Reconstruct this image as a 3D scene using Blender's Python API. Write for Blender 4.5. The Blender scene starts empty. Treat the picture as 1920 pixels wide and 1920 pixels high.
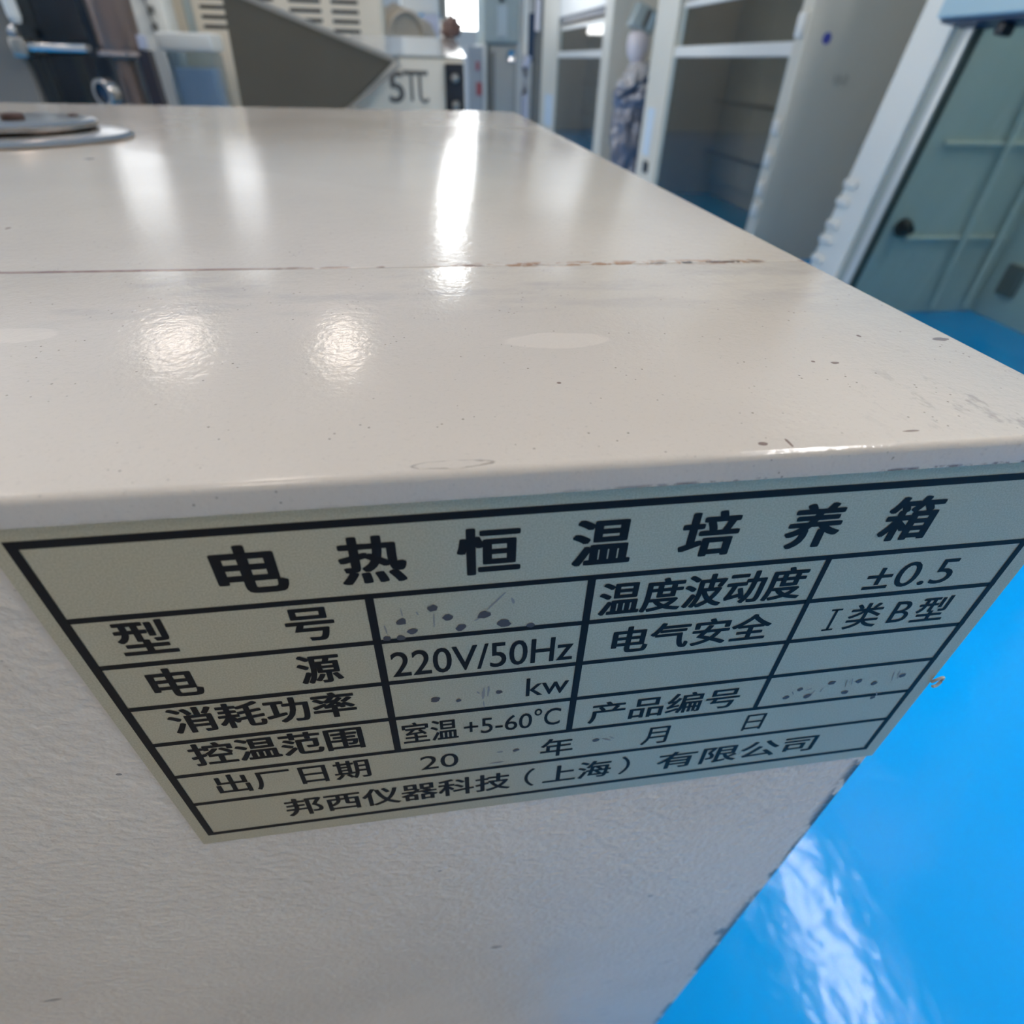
import bpy, bmesh, math, random
from mathutils import Vector, Matrix, noise
random.seed(7)
S = bpy.context.scene
C = S.collection
PI = math.pi

# ------------------------------------------------------------------ camera
cam_d = bpy.data.cameras.new('camera')
cam = bpy.data.objects.new('camera', cam_d); C.objects.link(cam)
cam.matrix_world = Matrix(((0.98996741,0.06862366,-0.12351244,0.04184303),(-0.13942157,0.61633111,-0.77504683,-0.04789632),(0.02293801,0.78449140,0.61971533,0.81821562),(0,0,0,1)))
cam_d.sensor_width = 36.0
cam_d.lens = 1069.3 / 1920 * 36
cam_d.clip_start = 0.002; cam_d.clip_end = 60
cam_d.dof.use_dof = True
cam_d.dof.focus_distance = 0.080
cam_d.dof.aperture_fstop = 22
S.camera = cam
# ------------------------------------------------------------------ world, exposure
w = bpy.data.worlds.new('world'); S.world = w; w.use_nodes = True
w.node_tree.nodes['Background'].inputs[0].default_value = (0.75, 0.85, 1.0, 1)
w.node_tree.nodes['Background'].inputs[1].default_value = 0.5
S.view_settings.view_transform = 'Standard'
S.view_settings.look = 'None'
S.view_settings.exposure = 0.36
S.view_settings.gamma = 1.0
S.view_settings.use_curve_mapping = False
LAMP = 9.0          # brightness of the ceiling lamps
RAIL_LAMP = 42.0     # tube lamp hung over the fume hoods
WIN = (1.25, 0.95, 6.0)
SIDE_GLOW = 4.5       # glow of the unseen window added in the left wall
S.cycles.max_bounces = 8
S.cycles.sample_clamp_indirect = 6.0

# ------------------------------------------------------------------ material helpers
def mat(name, col, rough=0.5, metal=0.0, bump=None, spec=0.5, coat=0.0, var=None):
    m = bpy.data.materials.new(name); m.use_nodes = True
    nt = m.node_tree; b = nt.nodes['Principled BSDF']
    b.inputs['Base Color'].default_value = (*col, 1)
    b.inputs['Roughness'].default_value = rough
    b.inputs['Metallic'].default_value = metal
    b.inputs['Specular IOR Level'].default_value = spec
    b.inputs['Coat Weight'].default_value = coat
    tc = nt.nodes.new('ShaderNodeNewGeometry')
    if var:      # (scale, amount) soft variation of the colour
        n = nt.nodes.new('ShaderNodeTexNoise'); n.inputs['Scale'].default_value = var[0]; n.inputs['Detail'].default_value = 4
        nt.links.new(tc.outputs['Position'], n.inputs['Vector'])
        mr = nt.nodes.new('ShaderNodeMapRange'); mr.inputs[3].default_value = 1 - var[1]; mr.inputs[4].default_value = 1 + var[1]
        nt.links.new(n.outputs['Fac'], mr.inputs[0])
        mx = nt.nodes.new('ShaderNodeMix'); mx.data_type = 'RGBA'; mx.blend_type = 'MULTIPLY'; mx.inputs[0].default_value = 1
        mx.inputs[6].default_value = (*col, 1)
        nt.links.new(mr.outputs[0], mx.inputs[7])
        nt.links.new(mx.outputs[2], b.inputs['Base Color'])
    if bump:     # (scale, strength, distance)
        n = nt.nodes.new('ShaderNodeTexNoise'); n.inputs['Scale'].default_value = bump[0]; n.inputs['Detail'].default_value = 2
        nt.links.new(tc.outputs['Position'], n.inputs['Vector'])
        bp = nt.nodes.new('ShaderNodeBump'); bp.inputs['Strength'].default_value = bump[1]; bp.inputs['Distance'].default_value = bump[2]
        nt.links.new(n.outputs['Fac'], bp.inputs['Height'])
        nt.links.new(bp.outputs[0], b.inputs['Normal'])
    return m

def emit(name, col, s):
    m = bpy.data.materials.new(name); m.use_nodes = True
    b = m.node_tree.nodes['Principled BSDF']
    b.inputs['Base Color'].default_value = (0.8, 0.8, 0.8, 1)
    b.inputs['Emission Color'].default_value = (*col, 1); b.inputs['Emission Strength'].default_value = s
    return m

def glass(name, tint, rough=0.02, refl=1.0):
    m = bpy.data.materials.new(name); m.use_nodes = True
    nt = m.node_tree; nt.nodes.remove(nt.nodes['Principled BSDF'])
    t = nt.nodes.new('ShaderNodeBsdfTransparent'); t.inputs[0].default_value = (*tint, 1)
    g = nt.nodes.new('ShaderNodeBsdfGlossy'); g.inputs['Roughness'].default_value = rough
    f = nt.nodes.new('ShaderNodeFresnel'); f.inputs[0].default_value = 1.5
    mu = nt.nodes.new('ShaderNodeMath'); mu.operation = 'MULTIPLY'; mu.inputs[1].default_value = refl
    ge = nt.nodes.new('ShaderNodeNewGeometry'); fr = nt.nodes.new('ShaderNodeMath'); fr.operation = 'SUBTRACT'; fr.inputs[0].default_value = 1.0
    nt.links.new(ge.outputs['Backfacing'], fr.inputs[1])
    m2 = nt.nodes.new('ShaderNodeMath'); m2.operation = 'MULTIPLY'; nt.links.new(f.outputs[0], m2.inputs[0]); nt.links.new(fr.outputs[0], m2.inputs[1])
    nt.links.new(m2.outputs[0], mu.inputs[0])
    x = nt.nodes.new('ShaderNodeMixShader'); nt.links.new(mu.outputs[0], x.inputs[0])
    nt.links.new(t.outputs[0], x.inputs[1]); nt.links.new(g.outputs[0], x.inputs[2])
    nt.links.new(x.outputs[0], nt.nodes['Material Output'].inputs[0])
    return m

class G:
    """tiny node-graph builder"""
    def __init__(s, m): s.nt = m.node_tree
    def n(s, t, **k):
        nd = s.nt.nodes.new(t)
        for a, v in k.items(): setattr(nd, a, v)
        return nd
    def put(s, sock, v):
        if hasattr(v, 'bl_rna') and isinstance(v, bpy.types.NodeSocket): s.nt.links.new(v, sock)
        else: sock.default_value = v
    def m(s, op, a, b=0.0, c=None, clamp=False):
        nd = s.n('ShaderNodeMath', operation=op, use_clamp=clamp)
        s.put(nd.inputs[0], a); s.put(nd.inputs[1], b)
        if c is not None: s.put(nd.inputs[2], c)
        return nd.outputs[0]
    def ramp(s, v, lo, hi, a=0.0, b=1.0):
        nd = s.n('ShaderNodeMapRange', interpolation_type='SMOOTHSTEP')
        s.put(nd.inputs[0], v); nd.inputs[1].default_value = lo; nd.inputs[2].default_value = hi
        nd.inputs[3].default_value = a; nd.inputs[4].default_value = b
        return nd.outputs[0]
    def noise(s, vec, scale, detail=2.0, rough=0.5, stretch=None):
        if stretch:
            mp = s.n('ShaderNodeMapping'); s.put(mp.inputs[0], vec); mp.inputs['Scale'].default_value = stretch; vec = mp.outputs[0]
        nd = s.n('ShaderNodeTexNoise'); s.put(nd.inputs['Vector'], vec); nd.inputs['Scale'].default_value = scale
        nd.inputs['Detail'].default_value = detail; nd.inputs['Roughness'].default_value = rough
        return nd.outputs['Fac']
    def voro(s, vec, scale):
        nd = s.n('ShaderNodeTexVoronoi'); s.put(nd.inputs['Vector'], vec); nd.inputs['Scale'].default_value = scale
        return nd
    def mix(s, f, a, b):
        nd = s.n('ShaderNodeMix', data_type='RGBA'); s.put(nd.inputs[0], f)
        s.put(nd.inputs[6], a if not isinstance(a, tuple) else (*a, 1)); s.put(nd.inputs[7], b if not isinstance(b, tuple) else (*b, 1))
        return nd.outputs[2]

MARKS = ((.0365, .685, .0005, .0004), (.0486, .6275, .0018, .0008), (-.0563, .6424, .0022, .0007), (.0889, .6491, .0008, .0006), (-.0067, .7363, .0004, .0003), (.1195, .606, .0022, .0035), (.1226, .667, .0012, .012))
def paint(name, col, rough, peel, specks=0.5, kind='top'):
    """old beige enamel: orange peel, dust specks, worn patches, rust where the sheet is seamed"""
    m = bpy.data.materials.new(name); m.use_nodes = True
    g = G(m); b = m.node_tree.nodes['Principled BSDF']
    pos = g.n('ShaderNodeNewGeometry').outputs['Position']
    sp = g.n('ShaderNodeSeparateXYZ'); g.put(sp.inputs[0], pos); X, Y, Z = sp.outputs
    big = g.noise(pos, 14, 3)
    c = g.mix(g.ramp(big, .35, .7), col, tuple(v * .9 for v in col))
    # dirt film and fine specks
    c = g.mix(g.m('MULTIPLY', g.ramp(g.noise(pos, 1700, 4, .7), .54, .74), .3), c, tuple(v * .62 for v in col))
    v1 = g.voro(pos, 700)
    sel = g.ramp(g.noise(pos, 160, 1), .5, .62)
    sp1 = g.m('MULTIPLY', g.ramp(v1.outputs['Distance'], .13, .07), sel)
    c = g.mix(g.m('MULTIPLY', sp1, specks), c, (.13, .10, .075))
    r = rough
    if kind == 'top':
        # pale touched-up ovals
        for (px, py, rx, ry) in ((.0605, .0322, .0078, .0030), (-.0175, .0402, .0068, .0030)):
            d = g.m('ADD', g.m('POWER', g.m('ABSOLUTE', g.m('DIVIDE', g.m('SUBTRACT', X, px), rx)), 2.0),
                    g.m('POWER', g.m('ABSOLUTE', g.m('DIVIDE', g.m('SUBTRACT', Y, py), ry)), 2.0))
            d = g.m('ADD', d, g.m('MULTIPLY', g.m('SUBTRACT', g.noise(pos, 260, 2), .5), .9))
            c = g.mix(g.m('MULTIPLY', g.ramp(d, 1.15, .8), .5), c, tuple(min(1, v * 1.13) for v in col))
        # grey rubbed smudges next to the seam
        sm = g.m('MULTIPLY', g.ramp(g.noise(pos, 45, 4, .6, (1, 3, 1)), .48, .66), g.ramp(g.m('ABSOLUTE', g.m('SUBTRACT', Y, .058)), .022, .002))
        c = g.mix(g.m('MULTIPLY', sm, .35), c, (.36, .33, .32))
        # rust along the seam, heavier to the right
        dy = g.m('ABSOLUTE', g.m('SUBTRACT', Y, .0722))
        n2 = g.noise(pos, 330, 4, .65, (1, 1.6, 1))
        along = g.m('MULTIPLY', g.ramp(X, .035, .062), g.ramp(X, .1145, .111))
        ru = g.m('MULTIPLY', g.m('MULTIPLY', g.ramp(n2, .47, .58), along), g.ramp(dy, .0026, .0006))
        c = g.mix(g.m('MULTIPLY', ru, .8), c, (.36, .17, .07))
        n3 = g.noise(pos, 300, 3, .6)
        hole = g.m('MULTIPLY', g.m('MULTIPLY', g.ramp(n3, .5, .6), g.m('MULTIPLY', g.ramp(X, .082, .1), g.ramp(X, .1135, .111))), g.ramp(dy, .0011, .0004))
        c = g.mix(hole, c, (.035, .022, .024))
        edge = g.m('MULTIPLY', g.ramp(g.noise(pos, 150, 3), .5, .6), g.ramp(dy, .0007, .0003))
        c = g.mix(g.m('MULTIPLY', edge, .7), c, (.2, .11, .08))
        c = g.mix(g.m('MULTIPLY', g.m('MULTIPLY', g.ramp(X, .02, .002), g.ramp(dy, .00055, .0003)), .75), c, (.22, .11, .085))
        # grime and rust on the lower lip of the front fold
        lip = g.m('MULTIPLY', g.m('MULTIPLY', g.ramp(Z, .7831, .78275), g.ramp(Y, .004, .001)), g.ramp(X, .045, .08, .15, 1.0))
        lr = g.m('MULTIPLY', lip, g.ramp(g.noise(pos, 380, 4, .7), .46, .6))
        c = g.mix(g.m('MULTIPLY', lr, .85), c, (.12, .065, .05))
        # flake of lifted paint on the front edge
        d = g.m('ADD', g.m('POWER', g.m('ABSOLUTE', g.m('DIVIDE', g.m('SUBTRACT', X, .0435), .0042)), 2.0),
                g.m('POWER', g.m('ABSOLUTE', g.m('DIVIDE', g.m('SUBTRACT', Y, .0008), .0007)), 2.0))
        d = g.m('ADD', d, g.m('MULTIPLY', g.m('SUBTRACT', g.noise(pos, 420, 3), .5), 2.2))
        rim = g.m('MULTIPLY', g.ramp(d, 1.25, 1.0), g.ramp(d, .75, 1.0))
        flake = g.ramp(d, 1.1, .95)
        c = g.mix(g.m('MULTIPLY', g.m('MULTIPLY', rim, g.ramp(g.noise(pos, 420, 3), .42, .6)), .7), c, (.16, .12, .10))
        h_extra = g.m('MULTIPLY', flake, .00012)
        for (px, py, rx, ry) in ((.1203, .0278, .0014, .0007), (-.0792, .2209, .0022, .0022), (.0803, .0012, .0002, .0009), (.0773, .0013, .0006, .0004), (.0982, .0209, .0006, .0004), (.0953, .0216, .0003, .0003), (.108, .0301, .0003, .0005), (.058, .0182, .0003, .0003), (.096, .0022, .0011, .0002), (-.0507, .1076, .0005, .0009)):
            d = g.m('ADD', g.m('POWER', g.m('ABSOLUTE', g.m('DIVIDE', g.m('SUBTRACT', X, px), rx)), 2.0),
                    g.m('POWER', g.m('ABSOLUTE', g.m('DIVIDE', g.m('SUBTRACT', Y, py), ry)), 2.0))
            d = g.m('ADD', d, g.m('MULTIPLY', g.m('SUBTRACT', g.noise(pos, 1500, 2), .5), 1.2))
            c = g.mix(g.m('MULTIPLY', g.ramp(d, 1.1, .7), .8), c, (.14, .075, .06))
        # scuffs in the right-hand corner
        sc = g.m('MULTIPLY', g.ramp(g.noise(pos, 240, 4, .7, (1, .45, 1)), .58, .68), g.m('MULTIPLY', g.ramp(X, .085, .118), g.ramp(Y, .03, .004)))
        c = g.mix(g.m('MULTIPLY', sc, .6), c, (.27, .22, .20))
    else:
        # chipped right-hand edge and grey rub marks
        ch = g.m('MULTIPLY', g.ramp(g.noise(pos, 110, 4, .65, (1, 1, .5)), .48, .53), g.ramp(X, .1193, .1222))
        c = g.mix(ch, c, (.05, .05, .055))
        rub = g.m('MULTIPLY', g.ramp(g.noise(pos, 70, 3, .5, (1, 1, 1.8)), .6, .72), g.m('MULTIPLY', g.ramp(X, .06, .09), g.ramp(Z, .71, .69)))
        c = g.mix(g.m('MULTIPLY', rub, .3), c, (.24, .23, .22))
        for (px, pz, rx, rz) in MARKS:
            d = g.m('ADD', g.m('POWER', g.m('ABSOLUTE', g.m('DIVIDE', g.m('SUBTRACT', X, px), rx)), 2.0),
                    g.m('POWER', g.m('ABSOLUTE', g.m('DIVIDE', g.m('SUBTRACT', Z, pz), rz)), 2.0))
            d = g.m('ADD', d, g.m('MULTIPLY', g.m('SUBTRACT', g.noise(pos, 1200, 2), .5), 1.2))
            c = g.mix(g.m('MULTIPLY', g.ramp(d, 1.1, .7), .75), c, (.10, .085, .08))
        h_extra = None
    g.put(b.inputs['Base Color'], c)
    rr = g.m('ADD', g.m('MULTIPLY', g.m('SUBTRACT', big, .5), .12), r)
    g.put(b.inputs['Roughness'], rr)
    n1 = g.noise(pos, peel[0], 2, .5)
    h = g.m('MULTIPLY', n1, peel[1])
    h = g.m('ADD', h, g.m('MULTIPLY', g.noise(pos, peel[0] * .35, 2), peel[1] * 1.0))
    if h_extra: h = g.m('ADD', h, h_extra)
    bp = g.n('ShaderNodeBump'); bp.inputs['Strength'].default_value = 1.0; bp.inputs['Distance'].default_value = 1.0
    g.put(bp.inputs['Height'], h); g.put(b.inputs['Normal'], bp.outputs[0])
    return m

# ------------------------------------------------------------------ mesh helpers
def tidy(bm):
    bmesh.ops.remove_doubles(bm, verts=bm.verts, dist=1e-7)
def B(bm, x0, x1, y0, y1, z0, z1, bev=0.0, seg=2, rot=None):
    """box between two corners; optional bevel; rot = (pivot, matrix)"""
    vs = bmesh.ops.create_cube(bm, size=1)['verts']
    for v in vs:
        v.co = Vector(((x0 + x1) / 2 + v.co.x * (x1 - x0), (y0 + y1) / 2 + v.co.y * (y1 - y0), (z0 + z1) / 2 + v.co.z * (z1 - z0)))
    if bev:
        es = list({e for v in vs for e in v.link_edges})
        r = bmesh.ops.bevel(bm, geom=es, offset=bev, segments=seg, profile=.5, affect='EDGES')
        vs = list({v for f in r['faces'] for v in f.verts} | {v for v in vs if v.is_valid})
    if rot:
        p, M = rot
        for v in vs: v.co = Vector(p) + M @ (v.co - Vector(p))
    return vs
def cyl(bm, p0, p1, r0, r1=None, seg=24, cap=True):
    p0, p1 = Vector(p0), Vector(p1); r1 = r0 if r1 is None else r1
    d = p1 - p0; q = d.to_track_quat('Z', 'Y').to_matrix().to_4x4()
    vs = bmesh.ops.create_cone(bm, cap_ends=cap, segments=seg, radius1=r0, radius2=r1, depth=d.length)['verts']
    for v in vs: v.co = (p0 + p1) / 2 + q.to_3x3() @ v.co
    return vs
def tube(bm, pts, r, seg=10):
    pts = [Vector(p) for p in pts]; rings = []
    for i, p in enumerate(pts):
        d = (pts[min(i + 1, len(pts) - 1)] - pts[max(i - 1, 0)]).normalized()
        q = d.to_track_quat('Z', 'Y').to_matrix()
        rings.append([bm.verts.new(p + q @ Vector((r * math.cos(2 * PI * k / seg), r * math.sin(2 * PI * k / seg), 0))) for k in range(seg)])
    for a, b in zip(rings, rings[1:]):
        for k in range(seg): bm.faces.new((a[k], a[(k + 1) % seg], b[(k + 1) % seg], b[k]))
    bm.faces.new(rings[0][::-1]); bm.faces.new(rings[-1])
def lathe(bm, prof, centre, seg=48, axis='Z'):
    c = Vector(centre); rings = []
    for (r, h) in prof:
        ring = []
        for k in range(seg):
            a = 2 * PI * k / seg; u, v = r * math.cos(a), r * math.sin(a)
            p = Vector((u, v, h)) if axis == 'Z' else (Vector((u, h, v)) if axis == 'Y' else Vector((h, u, v)))
            ring.append(bm.verts.new(c + p))
        rings.append(ring)
    for a, b in zip(rings, rings[1:]):
        for k in range(seg): bm.faces.new((a[k], a[(k + 1) % seg], b[(k + 1) % seg], b[k]))
    bm.faces.new(rings[0][::-1]); bm.faces.new(rings[-1])
def prism(bm, poly, axis, a, b):
    """polygon of 2-D points extruded along one axis from a to b"""
    def P(u, v, t): return Vector((u, t, v)) if axis == 'y' else (Vector((t, u, v)) if axis == 'x' else Vector((u, v, t)))
    A = [bm.verts.new(P(u, v, a)) for u, v in poly]; Bv = [bm.verts.new(P(u, v, b)) for u, v in poly]
    bm.faces.new(A); bm.faces.new(Bv[::-1]); n = len(poly)
    for i in range(n): bm.faces.new((A[i], Bv[i], Bv[(i + 1) % n], A[(i + 1) % n]))
def obj(name, bm, m, parent=None, smooth=None):
    bmesh.ops.recalc_face_normals(bm, faces=bm.faces)
    me = bpy.data.meshes.new(name); bm.to_mesh(me); bm.free()
    o = bpy.data.objects.new(name, me); C.objects.link(o)
    me.materials.append(m)
    if smooth:
        for p in me.polygons: p.use_smooth = True
        me.set_sharp_from_angle(angle=math.radians(smooth))
    if parent:
        o.parent = parent
        o.matrix_parent_inverse = world_of(parent).inverted()
    return o
def world_of(o):
    M = o.matrix_basis.copy()
    if o.parent: M = world_of(o.parent) @ o.matrix_parent_inverse @ M
    return M
def thing(name, label, cat, loc=(0, 0, 0), group=None):
    o = bpy.data.objects.new(name, None); C.objects.link(o); o.location = loc; o.empty_display_size = .05
    o['label'] = label; o['category'] = cat
    if group: o['group'] = group
    return o
def tag(o, label, cat, group=None):
    o['label'] = label; o['category'] = cat
    if group: o['group'] = group
    return o
def struct(name, bm, m, parent=None):
    o = obj(name, bm, m, parent)
    if not parent: o['kind'] = 'structure'
    return o
def nb(): return bmesh.new()
def text_into(bm, s, cx, cz, width, height, bold=0.0, y=0.0, slant=0.0):
    """flat lettering in an upright plane facing -y, fitted to width x height (metres) around (cx, cz)"""
    cu = bpy.data.curves.new('t', 'FONT'); cu.body = s; cu.size = 1.0; cu.resolution_u = 4; cu.fill_mode = 'FRONT'
    o = bpy.data.objects.new('t', cu); C.objects.link(o)
    dg = bpy.context.evaluated_depsgraph_get()
    me = bpy.data.meshes.new_from_object(o.evaluated_get(dg))
    xs = [v.co.x for v in me.vertices]; ys = [v.co.y for v in me.vertices]
    x0, x1, y0, y1 = min(xs), max(xs), min(ys), max(ys)
    sx = width / (x1 - x0); sy = height / (y1 - y0) if height else sx
    for v in me.vertices:
        u = (v.co.x - (x0 + x1) / 2) * sx; t = (v.co.y - (y0 + y1) / 2) * sy
        v.co = Vector((cx + u + slant * t, y, cz + t))
    bm.from_mesh(me)
    if bold:            # heavier strokes: the same outline laid over itself a hair to each side
        k = 0
        for dx, dz in ((-1, 0), (1, 0), (0, -.6), (0, .6), (-.8, -.5), (.8, .5), (-.8, .5), (.8, -.5)):
            k += 1
            me.transform(Matrix.Translation((dx * bold * height, -.0000008, dz * bold * height)))
            bm.from_mesh(me)
            me.transform(Matrix.Translation((-dx * bold * height, 0, -dz * bold * height)))
    bpy.data.objects.remove(o); bpy.data.curves.remove(cu); bpy.data.meshes.remove(me)

# ------------------------------------------------------------------ materials
M_top = paint('beige_enamel_top', (.61, .535, .455), .14, (1250, .000042), .75, 'top')
M_body = paint('beige_enamel_side', (.66, .57, .475), .33, (620, .00042), .3, 'side')
M_vent = mat('worn_vent_steel', (.46, .42, .39), .2, 1.0)
M_chrome = mat('polished_steel', (.72, .71, .70), .12, 1.0)
M_steel = mat('brushed_steel', (.42, .40, .36), .35, 1.0, bump=(90, .15, .002))
M_dsteel = mat('dull_steel', (.17, .155, .125), .42, 1.0, var=(6, .15))
M_ink = mat('black_ink', (.006, .0065, .008), .5, spec=.2)
M_pen = mat('grey_pen_ink', (.06, .058, .07), .5)
M_smudge = mat('smeared_pen_ink', (.25, .245, .24), .5)
M_white = mat('white_enamel', (.78, .76, .70), .3)
M_ivory = mat('ivory_panel', (.68, .635, .53), .42, var=(3, .05))
M_int = mat('hood_lining', (.66, .69, .66), .5, var=(4, .06))
M_glassg = glass('green_tinted_glass', (.80, .87, .86))
M_glassd = glass('smoked_glass', (.66, .64, .60))
M_clear = glass('bluish_clear_plastic', (.62, .72, .80), .1)
M_black = mat('black_plastic', (.012, .014, .020), .4)
M_rubber = mat('black_rubber', (.015, .015, .015), .6)
M_lblue = mat('pale_blue_enamel', (.36, .52, .60), .35)
M_cream = mat('cream_enamel', (.74, .66, .53), .4, var=(9, .05))
M_offw = mat('offwhite_plastic', (.78, .78, .73), .4)
M_lav = mat('pale_lavender_plastic', (.50, .52, .62), .4)
M_tan = mat('tan_enamel', (.40, .35, .28), .45, var=(10, .1))
M_gg = mat('grey_green_enamel', (.38, .43, .41), .4)
M_grey = mat('grey_steel_body', (.19, .185, .17), .4, .3)
M_navy = mat('navy_plastic', (.012, .04, .09), .4)
M_red = mat('faded_red_label', (.30, .07, .08), .6)
M_blues = mat('blue_sticker', (.06, .075, .38), .5)
M_brown = mat('brownish_steel', (.22, .165, .145), .32, .55, var=(12, .12))
M_paper = mat('pale_blue_paper', (.60, .68, .74), .7)

# floor: glossy blue epoxy with a slightly wavy skin
M_floor = bpy.data.materials.new('blue_epoxy_floor'); M_floor.use_nodes = True
g = G(M_floor); b = M_floor.node_tree.nodes['Principled BSDF']
pos = g.n('ShaderNodeNewGeometry').outputs['Position']
g.put(b.inputs['Base Color'], g.mix(g.ramp(g.noise(pos, 1.3, 3), .3, .7), (.0, .35, .86), (.0, .37, .90)))
b.inputs['Roughness'].default_value = .13; b.inputs['Specular IOR Level'].default_value = .2
bp = g.n('ShaderNodeBump'); bp.inputs['Strength'].default_value = 1.0; bp.inputs['Distance'].default_value = 1.0
g.put(bp.inputs['Height'], g.m('ADD', g.m('MULTIPLY', g.noise(pos, 26, 2), .0011), g.m('MULTIPLY', g.noise(pos, 90, 2), .00010)))
g.put(b.inputs['Normal'], bp.outputs[0])

# nameplate foil
M_plate = bpy.data.materials.new('nameplate_foil'); M_plate.use_nodes = True
g = G(M_plate); b = M_plate.node_tree.nodes['Principled BSDF']
pos = g.n('ShaderNodeNewGeometry').outputs['Position']
nz = g.noise(pos, 4200, 2, .6)
g.put(b.inputs['Base Color'], g.mix(g.ramp(nz, .35, .65), (.46, .41, .285), (.56, .50, .355)))
b.inputs['Metallic'].default_value = .35; b.inputs['Roughness'].default_value = .38
bp = g.n('ShaderNodeBump'); bp.inputs['Strength'].default_value = .5; bp.inputs['Distance'].default_value = .00003
g.put(bp.inputs['Height'], nz); g.put(b.inputs['Normal'], bp.outputs[0])

M_wall = mat('offwhite_wall', (.66, .66, .63), .7)
M_ceil = mat('white_ceiling', (.75, .75, .73), .8)
M_lampE = emit('lamp_diffuser_glow', (1.0, .86, .75), LAMP)
M_hglow = emit('added_warm_glow', (1, .93, .82), 4.0)  # for the light panels added inside the far hoods
M_lampR = emit('tube_lamp_glow', (1.0, .98, .96), RAIL_LAMP)

# ------------------------------------------------------------------ the room
XL, XR, YF, YB, ZC = -4.6, 2.75, -2.6, 10.5, 3.6
bm = nb(); B(bm, XL, XR, YF, YB, -.1, 0); struct('floor', bm, M_floor)
bm = nb(); B(bm, XL, XR, YF, YB, ZC, ZC + .1); struct('ceiling', bm, M_ceil)
bm = nb(); B(bm, XR, XR + .1, YF, YB, 0, ZC); struct('wall_right', bm, M_wall)
bm = nb(); B(bm, XL - .1, XL, YF, 1.0, 0, ZC); B(bm, XL - .1, XL, 6.0, YB, 0, ZC); B(bm, XL - .1, XL, 1.0, 6.0, 0, 1.0); B(bm, XL - .1, XL, 1.0, 6.0, 2.9, ZC); struct('wall_left', bm, M_wall)
bm = nb(); B(bm, XL - .06, XL - .05, 1.0, 6.0, 1.0, 2.9); wl = struct('window_4', bm, emit('added_side_glow', (1, .985, .95), SIDE_GLOW))  # unseen glowing window added to light the hood fronts
bm = nb()
for yy in (1.0, 2.63, 4.30, 5.96): B(bm, XL - .049, XL - .01, yy, yy + .04, 1.0, 2.9)
obj('window_frame', bm, M_white, wl)
bm = nb(); B(bm, XL, XR, YF - .1, YF, 0, ZC); struct('wall_front', bm, M_wall)
bm = nb(); B(bm, -1.6, .02, -.47, -.41, 0, 1.05); struct('wall_added_blocker', bm, mat('beige_light_blocker', (.56, .50, .44), .7))  # unseen partition added to block light and blue bounce on the incubator front
bm = nb(); B(bm, -1.6, .14, -.405, -.03, 0.0005, .02); struct('trim_added_board', bm, mat('brown_bounce_blocker', (.30, .24, .17), .6))  # unseen board added to keep blue floor bounce off the front face
wins = [(-4.35, -3.62, 1.85, 3.5), (-2.78, -2.20, 1.85, 3.5), (.54, 1.06, 1.12, 3.5)]
bm = nb(); x = XL
for (a, c_, z0, z1) in wins:
    B(bm, x, a, YB, YB + .12, 0, ZC); B(bm, a, c_, YB, YB + .12, 0, z0); B(bm, a, c_, YB, YB + .12, z1, ZC); x = c_
B(bm, x, XR, YB, YB + .12, 0, ZC)
struct('wall_back', bm, M_wall)
for i, (a, c_, z0, z1) in enumerate(wins):
    bm = nb(); B(bm, a, c_, YB + .06, YB + .07, z0, z1)
    wo = struct('window_%d' % (i + 1), bm, emit('daylight_pane', (.97, .99, 1.0), WIN[i]))
    bm = nb(); t = .035
    B(bm, a, a + t, YB - .01, YB + .05, z0, z1); B(bm, c_ - t, c_, YB - .01, YB + .05, z0, z1)
    B(bm, a + t, c_ - t, YB - .01, YB + .05, z0, z0 + t); B(bm, a + t, c_ - t, YB - .01, YB + .05, z1 - t, z1)
    obj('window_frame', bm, M_white, wo)

# ------------------------------------------------------------------ ceiling lamps
def ceiling_lamp(x, y, label):
    t = thing('ceiling_lamp', label, 'ceiling light', (x, y, ZC), 'lamp panels on the ceiling')
    bm = nb()
    for (a, c_, d, e) in ((-.16, -.13, -.6, .6), (.13, .16, -.6, .6), (-.13, .13, -.6, -.57), (-.13, .13, .57, .6)):
        B(bm, x + a, x + c_, y + d, y + e, ZC - .05, ZC - .001)
    obj('frame', bm, M_white, t)
    bm = nb(); B(bm, x - .13, x + .13, y - .57, y + .57, ZC - .04, ZC - .02); obj('diffuser', bm, M_lampE, t)
for j, yy in enumerate((5.35, 1.6, -1.3)):
    for i, xx in enumerate((-2.08, -.52)):
        ceiling_lamp(xx, yy, 'white lamp panel on the ceiling, %s row from the back window wall, %s one' % (('first', 'second', 'third')[j], ('left', 'right')[i]))
t = thing('tube_lamp', 'long white tube lamp hanging above the nearest fume hood', 'lamp', (1.75, .1, 2.5))
bm = nb(); B(bm, 1.68, 1.82, -1.0, 1.15, 2.50, 2.56, .01); obj('housing', bm, M_white, t)
bm = nb(); B(bm, 1.70, 1.80, -.97, 1.12, 2.47, 2.499, .01); obj('diffuser', bm, M_lampR, t)
for yy in (-.7, .9):
    bm = nb(); cyl(bm, (1.75, yy, 2.56), (1.75, yy, ZC - .001), .006, seg=8); obj('hanging_rod', bm, M_steel, t)

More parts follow.
